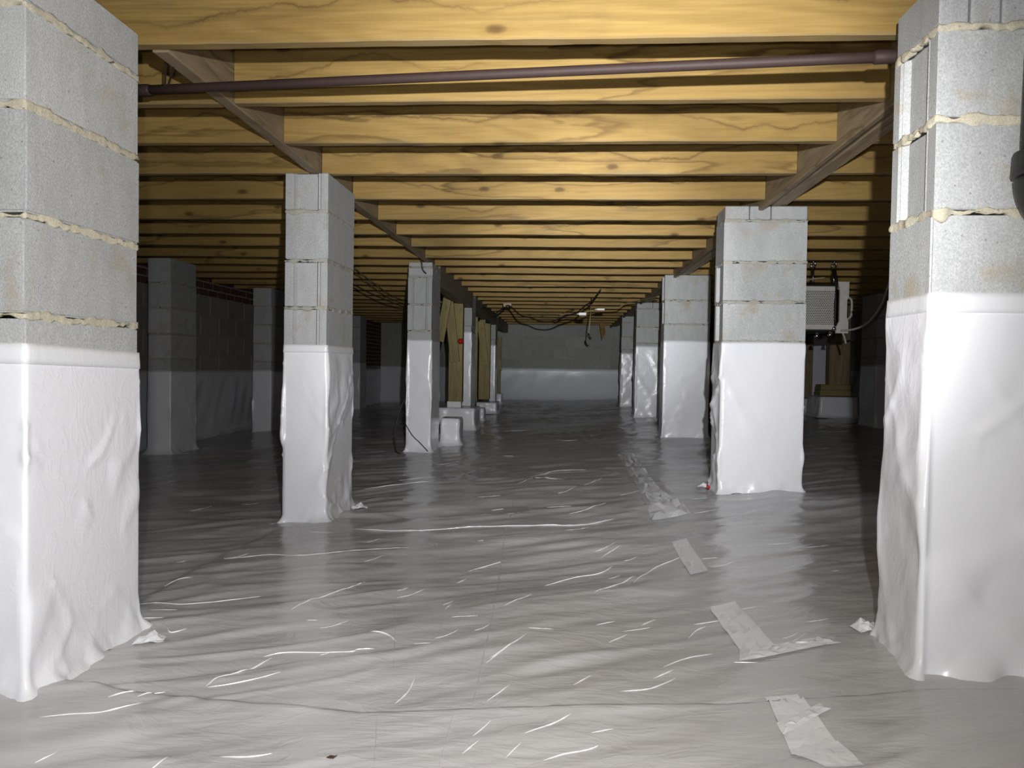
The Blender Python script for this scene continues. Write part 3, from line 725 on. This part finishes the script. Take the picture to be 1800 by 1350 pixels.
fe = footing('wrapped footing at the foot of the farthest timber post', hx(868, 700, 13.0), hx(881, 700, 13.0), 13.0, 13.3, 0.19, 5)

def beam_between(a, b, w, t, name, mat, parent, seed, normal=(0, -1, 0)):
    """plank from a to b, width w in the plane across 'normal', thickness t along it"""
    a, b = Vector(a), Vector(b); d = (b - a); L = d.length; d.normalize(); n = Vector(normal); n = (n - n.dot(d) * d).normalized(); s = n.cross(d)
    o = link(name, mesh_of(board_mesh(L, w, t, seed, 14), name, mat), None, parent)
    m = Matrix((d, n, s)).transposed().to_4x4(); m.translation = (a + b) / 2 - (parent.location if parent else Vector())
    o.matrix_local = m
    return o
def vpost(root, u0, u1, vtop, vbot, Y, t, name='post', mat='treated', seed=1):
    a, b = P(u0, vbot, Y), P(u1, vbot, Y); xt = P((u0 + u1) / 2, (vtop + vbot) / 2, Y).x
    z1, z0 = P(u0, vtop, Y).z, a.z
    return beam_between((xt, Y + t / 2, z0), (xt, Y + t / 2, z1), b.x - a.x, t, name, mat, root, seed)
zf = fa.location.z + 0.25
pa = thing('timber_post', 'treated timber post with crossed braces and a small red cap', 'post', (hx(800, 650, 8.05), 8.05, zf), 'braced timber posts')
vpost(pa, 789, 813, 533, 706, 8.05, 0.12, seed=71)
beam_between(P(789, 527, 7.99), P(800, 636, 7.99), 0.10, 0.04, 'brace', 'treated', pa, 72)
beam_between(P(788, 519, 7.95), P(773, 600, 7.95), 0.09, 0.04, 'brace', 'treated', pa, 73)
b = link('shim', box_bm(0.155, 0.10, hz(800, 706, 8.05) - zf + 0.004, 0.003, 1, True), 'white', pa); b['label'] = 'white plastic shim under the post'
o = link('end_cap', tube_bm([(0, 0, 0), (0.0, -0.012, 0), (0, -0.03, 0.0), (0, -0.04, 0)], [0.035, 0.034, 0.022, 0.004], 6), 'red', pa); o.location = P(810, 600, 8.02) - pa.location; o['label'] = 'red plastic cap'
zf = fc.location.z + 0.16
pb = thing('timber_post', 'second timber post on the left with a dark green board nailed on', 'post', (hx(852, 650, 10.75), 10.75, zf), 'braced timber posts')
vpost(pb, 851, 861, 569, 702, 10.75, 0.12, seed=74); vpost(pb, 842, 852, 562, 702, 10.78, 0.10, seed=75)
beam_between(P(845, 565, 10.70), P(853, 642, 10.70), 0.10, 0.04, 'brace', 'treated', pb, 76)
vpost(pb, 834, 839, 556, 700, 10.5, 0.05, 'brace', seed=77)
zf = fe.location.z + 0.197
pc = thing('timber_post', 'farthest timber post on the left close to the far wall', 'post', (hx(877, 650, 13.1), 13.1, zf), 'braced timber posts')
vpost(pc, 875, 880, 592, 692, 13.1, 0.1, seed=78)
beam_between(P(873, 596, 13.05), P(879, 650, 13.05), 0.07, 0.04, 'brace', 'treated', pc, 79)
# right bay, in the dark
ff = footing('dim wrapped footing under stacked timbers in the right bay', hx(1443, 690, 9.6), hx(1509, 690, 9.6), 9.6, 10.1, 0.26, 6)
fg = footing('low dim wrapped footing behind the dehumidifier pier', hx(1400, 690, 10.4), hx(1426, 690, 10.4), 10.4, 10.8, 0.22, 7)
zf = ff.location.z + 0.266
st = thing('timber_post', 'dark timber post standing on two stacked sleepers in the right bay', 'post', (hx(1472, 640, 9.75), 9.75, zf), 'braced timber posts')
zl = zf
for k in range(2):
    x0, x1 = hx(1442, 670, 9.7), hx(1497, 670, 9.7)
    beam_between((x0 + 0.01 * k, 9.8, zl + 0.037), (x1 - 0.01 * k, 9.8, zl + 0.037), 0.072, 0.2, 'sleeper', 'treated', st, 80 + k); zl += 0.074
xm = hx(1476, 640, 9.75)
beam_between((xm, 9.8, zl), (xm, 9.8, JB), 0.26, 0.10, 'post', 'girder', st, 83)
s2 = thing('timber_post', 'narrow dark timber post beside the dehumidifier pier', 'post', (hx(1424, 640, 10.55), 10.55, fg.location.z + 0.22), 'braced timber posts')
xm = hx(1421, 640, 10.55); beam_between((xm, 10.6, fg.location.z + 0.225), (xm, 10.6, JB), 0.13, 0.09, 'post', 'girder', s2, 84)
Y = 11.4; pier('pale wrapped pier behind the dark posts in the right bay', hx(1403, 640, Y), 0.42, Y, 0.2, je(Y, 1430, 580), hz(1430, 592, Y), (), 'ppp', 35, wrapkw=dict(bulge=0.006, fold=0.010, flare=0.02, step=0.03), mort='mortar_grey', proud=0.002)

# ------------------------------------------------------------------ pipe, drain, wires
pp = thing('rusty_pipe', 'thin rusty iron pipe slung level below the nearest joists', 'pipe', P(900, 131, 1.98))
a, b = P(236, 159, 2.125), P(1600, 98, 1.835)
link('pipe_run', tube_bm([a.lerp(b, t / 10) - pp.location for t in range(11)], 0.0130, 12), 'rust', pp, smooth=True)
for t, k in ((0.012, 0), (0.975, 1)):
    c = a.lerp(b, t) - pp.location; d = (b - a).normalized() * 0.03
    o = link('pipe_coupling', tube_bm([c - d, c - d * 0.8, c + d * 0.8, c + d], [0.0135, 0.0165, 0.0165, 0.0135], 12), 'rust', pp, smooth=True)
for (u0, v0, u1, v1) in ((292, 100, 290, 152), (308, 110, 295, 152)):
    q0, q1 = P(u0, v0, 2.02), P(u1, v1, 2.10)
    link('hanger_wire', tube_bm([q0 - pp.location, q1 - pp.location], 0.0028, 6), 'rust', pp)
# black drain with elbow at the right edge
dp = thing('drain_pipe', 'black plastic drain pipe with elbow hanging before the right edge pier', 'pipe', P(1842, 60, 1.535))
Yd = 1.535; r = 0.046
cx = hx(1793, 100, Yd) + r + 0.020
zt = JB + 0.24
link('pipe_run', tube_bm([Vector((cx + 0.004, Yd, zt)) - dp.location, Vector((cx - 0.006, Yd, hz(1790, 262, Yd))) - dp.location], r, 24), 'black', dp, smooth=True)
z0, z1 = hz(1780, 264, Yd), hz(1775, 308, Yd)
link('hub', tube_bm([Vector((cx - 0.006, Yd, z)) - dp.location for z in (z0, z0 - 0.002, z1 + 0.006, z1)], [r + 0.006, r + 0.013, r + 0.015, r + 0.013], 24), 'black', dp, smooth=True)
el = [Vector((cx - 0.006 + 0.085 - 0.085 * math.cos(t), Yd, z1 - 0.085 * math.sin(t))) - dp.location for t in [k * math.pi / 2 / 9 for k in range(10)]]
el.append(el[-1] + Vector((0.30, 0, -0.006)))
link('elbow', tube_bm(el, r + 0.011, 24), 'black', dp, smooth=True)

def U(u, v, dz=0.013):
    d = ray(u, v); return (u, v, d.y * (JB - dz - EYE.z) / d.z)
def wire(name, label, pts, r, mat, cat='cable', group=None, n=6):
    o = link(name, tube_bm(spline([P(*p) for p in pts], n), r, 6), mat, smooth=True)
    return tag(o, label, cat, group)
c1 = wire('power_cable', 'thick black cable sagging below the joists in the middle distance',
     [(849, 540, 9.3), (858, 543, 9.2), (870, 551, 9.1), (884, 542, 9.0), (892, 537, 8.9), (900, 541, 8.8), (915, 554, 8.7), (934, 559, 8.6), (950, 565, 8.5), (971, 565, 8.4), (990, 557, 8.3), (1015, 549, 8.1), (1029, 537, 8.0), (1040, 530, 7.9), (1056, 509, 7.75)], 0.0085, 'cable')
wire('tan_cable', 'tan cable stapled from the right girder towards the white connectors', [(1158, 521, 7.4), (1120, 529, 8.2), (1100, 533, 8.6), (1085, 541, 8.6), (1060, 542, 8.6), (1040, 546, 8.6), (1022, 551, 8.6), (1000, 551, 8.7), (978, 556, 8.8)], 0.006, 'tan')
wire('tan_cable', 'short tan cable end drooping from the middle joists', [U(1010, 543), (990, 550, 8.6), (982, 555, 8.55)], 0.006, 'tan')
def connector(label, u, v, Y, w, h):
    t = thing('wire_connector', label, 'connector', P(u, v, Y), 'white wire connectors')
    link('housing', box_bm(w, 0.03, h, 0.006, 2), 'white', t); link('cable_boot', tube_bm([(-w / 2 - 0.02, 0, 0), (-w / 2 + 0.003, 0, 0)], [0.006, 0.010], 8), 'white', t)
connector('white connector box at the middle of the sagging cable', 1024, 552, 8.25, 0.085, 0.034)
connector('slimmer white connector box further right on the tan cable', 1056, 544, 8.55, 0.09, 0.026)
pl = thing('hanging_plug', 'tan cord hanging from a joist with a black plug at its end', 'plug', P(1036, 550, 8.81))
link('cord', tube_bm([P(u, v, 8.81) - pl.location for u, v in ((1040, 519), (1038, 556), (1036, 575), (1035, 588))], 0.007, 6), 'tan', pl, smooth=True)
link('plug', tube_bm([P(u, v, 8.81) - pl.location for u, v in ((1034, 586), (1035, 592), (1038, 597))], [0.012, 0.016, 0.008], 8), 'cable', pl, smooth=True)
link('prong', tube_bm([P(u, v, 8.81) - pl.location for u, v in ((1035, 592), (1041, 595))], 0.005, 6), 'cable', pl)
wire('tan_cable', 'tan wire running back under the left joists, the upper of the pair', [U(612, 462), U(650, 492), U(690, 520), U(730, 534)], 0.004, 'tan')
wire('tan_cable', 'tan wire running back under the left joists, the lower of the pair', [U(612, 468), U(645, 496), U(685, 524), U(730, 540)], 0.004, 'tan')
wire('black_cable', 'black cable dipping across the dark left bay', [U(596, 486), (650, 515, 7.4), (690, 532, 8.4), U(730, 546)], 0.006, 'cable')
wire('black_cable', 'black cable stub coming down over the split cap pier', [(741, 452, 5.83), (741, 462, 5.83), (743, 474, 5.84), (749, 481, 5.84)], 0.006, 'cable')
wire('black_cable', 'black wire looping to the floor left of the split cap pier', [(712, 700, 5.84), (700, 730, 5.82), (694, 765, 5.8), (696, 792, 5.75), (704, 798, 5.7)], 0.004, 'cable')
wire('black_cable', 'thin black wire lying across the wrap of the split cap pier', [(711, 742, 5.82), (724, 764, 5.80), (738, 778, 5.80), (752, 793, 5.78)], 0.003, 'cable')
wd = thing('wood_scrap', 'splinter of torn wood hanging off the last joist before the far wall', 'scrap', P(1060, 583, 13.735))
link('splinter', tube_bm([P(1058, 565, 13.735) - wd.location, P(1060, 585, 13.735) - wd.location, P(1058, 597, 13.735) - wd.location], [0.05, 0.045, 0.005], 5), 'joist', wd)
link('cleat', box_bm(0.10, 0.03, 0.05, 0.004), 'tan', c1, P(892, 536, 8.95))['label'] = 'tan wood cleat'
# bits on the floor
p = FP(583, 1327); lf = thing('dry_leaf', 'small dark leaf lying on the near liner', 'leaf', (p.x, p.y, fh(p.x, p.y)))
bm = bmesh.new(); vs = [bm.verts.new(v) for v in ((-0.009, 0, 0.004), (-0.003, 0.0035, 0.006), (0.006, 0.002, 0.006), (0.010, 0.001, 0.009), (0.004, -0.003, 0.005), (-0.004, -0.003, 0.005))]
bm.faces.new(vs); g = bmesh.ops.extrude_face_region(bm, geom=bm.faces[:]); bmesh.ops.translate(bm, vec=(0, 0, 0.0012), verts=[v for v in g['geom'] if isinstance(v, bmesh.types.BMVert)])
link('leaf_blade', bm, 'leaf', lf)
p = P(1245, 857, 3.76); rc = thing('red_clip', 'tiny red scrap at the foot of the dehumidifier pier', 'clip', (p.x, p.y, p.z))
link('clip_body', tube_bm([(0, 0, -0.012), (0.004, 0, 0), (-0.006, -0.004, 0.012)], [0.004, 0.009, 0.006], 6), 'red', rc)

# ------------------------------------------------------------------ dehumidifier hung in the right bay
Yh = 5.7
xL, xR = hx(1352, 540, Yh), hx(1488, 540, Yh); zB, zT = hz(1450, 583, Yh), hz(1450, 500, Yh)
dh = thing('dehumidifier', 'beige crawl space dehumidifier with perforated front hung from the joists', 'dehumidifier', ((xL + xR) / 2, Yh + 0.17, zB))
O = dh.location; w, h = xR - xL, zT - zB
Lc = lambda x, y, z: Vector((x, y, z)) - O
link('housing', box_bm(w - 0.07, 0.34, h, 0.006), 'black', dh, (-0.035, 0.0, h / 2))
link('front_panel', box_bm(w - 0.09, 0.02, h - 0.03, 0.004), 'beige', dh, (-0.04, -0.178, h / 2))
# perforated grille: ring frame plus holes
bm = bmesh.new(); px0, px1 = hx(1357, 540, Yh), hx(1465, 540, Yh); pz0, pz1 = hz(1430, 571, Yh), hz(1430, 511, Yh)
nc, nr = 34, 20; sx = (px1 - px0) / nc; sz = (pz1 - pz0) / nr
for j in range(nr):
    for i in range(nc):
        x = px0 + sx * (i + 0.5 + 0.5 * (j % 2)) - O.x; z = pz0 + sz * (j + 0.5) - O.z
        vs = [bm.verts.new((x + sx * 0.36 * math.cos(k * math.pi / 3), -0.1895, z + sx * 0.36 * math.sin(k * math.pi / 3))) for k in range(6)]
        bm.faces.new(vs)
o = link('perforation', bm, 'black', dh); o['kind'] = 'stuff'
# notched end panel at the right
e0, e1 = hx(1468, 540, Yh) - O.x, hx(1489, 540, Yh) - O.x; q = h
out = [(e0, -0.012), (e1, -0.012), (e1, q * 0.22), (e1 - 0.012, q * 0.30), (e1 - 0.012, q * 0.66), (e1, q * 0.74), (e1, q * 1.05), (e0 + 0.006, q * 1.05), (e0 + 0.022, q * 0.86), (e0 + 0.022, q * 0.22), (e0, q * 0.10)]
bm = prism_bm(out, 0.022)
o = link('end_panel', bm, 'beige', dh, (0, -0.180, 0), (math.pi / 2, 0, 0))
link('handle', tube_bm(spline([(e1 - 0.004, -0.17, q * 0.74), (e1 + 0.03, -0.17, q * 0.68), (e1 + 0.034, -0.17, q * 0.5), (e1 + 0.03, -0.17, q * 0.34), (e1 - 0.004, -0.17, q * 0.24)], 5), 0.009, 8), 'greycable', dh, smooth=True)
link('seam_line', tube_bm(spline([Lc(hx(1466, 508, Yh), Yh - 0.021, hz(1466, 508, Yh)), Lc(hx(1475, 514, Yh), Yh - 0.021, hz(1475, 514, Yh)), Lc(hx(1474, 565, Yh), Yh - 0.021, hz(1474, 565, Yh)), Lc(hx(1466, 578, Yh), Yh - 0.021, hz(1466, 578, Yh))], 4), 0.0022, 5), 'greycable', dh)
for u, vt in ((1433, 487), (1470, 476)):
    x = hx(u, 500, Yh) - O.x; ztp = JB - O.z
    bm = bmesh.new(); zc = h - 0.01; k = 0
    tube_bm([(x, -0.12, h - 0.02), (x, -0.12, ztp - 0.05)], 0.008, 8, bm)
    hk = link('hanger_rod', bm, 'chrome', dh, smooth=True)
    bm = bmesh.new(); tube_bm([(x + 0.018 * math.cos(t), -0.12, ztp - 0.028 + 0.018 * math.sin(t)) for t in [i * 2 * math.pi / 12 for i in range(13)]], 0.005, 6, bm)
    tube_bm([(x, -0.12, ztp - 0.012), (x, -0.12, ztp + 0.004)], 0.005, 6, bm)
    link('eye_bolt', bm, 'chrome', hk, smooth=True)
xs_ = hx(1466, 540, Yh) - O.x
link('strap', tube_bm([(xs_ + 0.012, -0.12, h + 0.11), (xs_ + 0.008, -0.19, h + 0.01), (xs_ - 0.004, -0.197, h * 0.6), (xs_ - 0.002, -0.197, h * 0.3), (xs_ + 0.004, -0.197, h * 0.12)], [0.016, 0.012, 0.007, 0.008, 0.011], 8), 'black', dh, smooth=True)
for u, v in ((1436, 590), (1459, 588), (1466, 577)):
    p = P(u, v, Yh - 0.02 if v > 580 else Yh - 0.03)
    link('foot', tube_bm([p - O + Vector((0, 0, 0.022 if v > 580 else 0.014)), p - O + Vector((0, 0, 0.004)), p - O - Vector((0, 0, 0.012))], [0.007, 0.014, 0.018], 10), 'chrome', dh, smooth=True)
link('drain_tube', tube_bm(spline([P(1480, 583, Yh - 0.02) - O, P(1484, 592, Yh - 0.02) - O, P(1487, 604, Yh - 0.02) - O], 4), 0.008, 6), 'greycable', dh, smooth=True)
cord_pts = [(1478, 581, 5.66), (1500, 579, 5.6), (1522, 570, 5.5), (1540, 551, 5.4), (1552, 530, 5.3), (1562, 500, 5.2), (1572, 470, 5.15)]
link('power_cord', tube_bm([q - O for q in spline([P(*p) for p in cord_pts])], 0.008, 6), 'greycable', dh, smooth=True)
wire('tan_cable', 'tan wire tied to the dehumidifier hanger by the right girder', [(1405, 497, 5.62), (1425, 491, 5.62), (1450, 488, 5.62)], 0.006, 'tan')
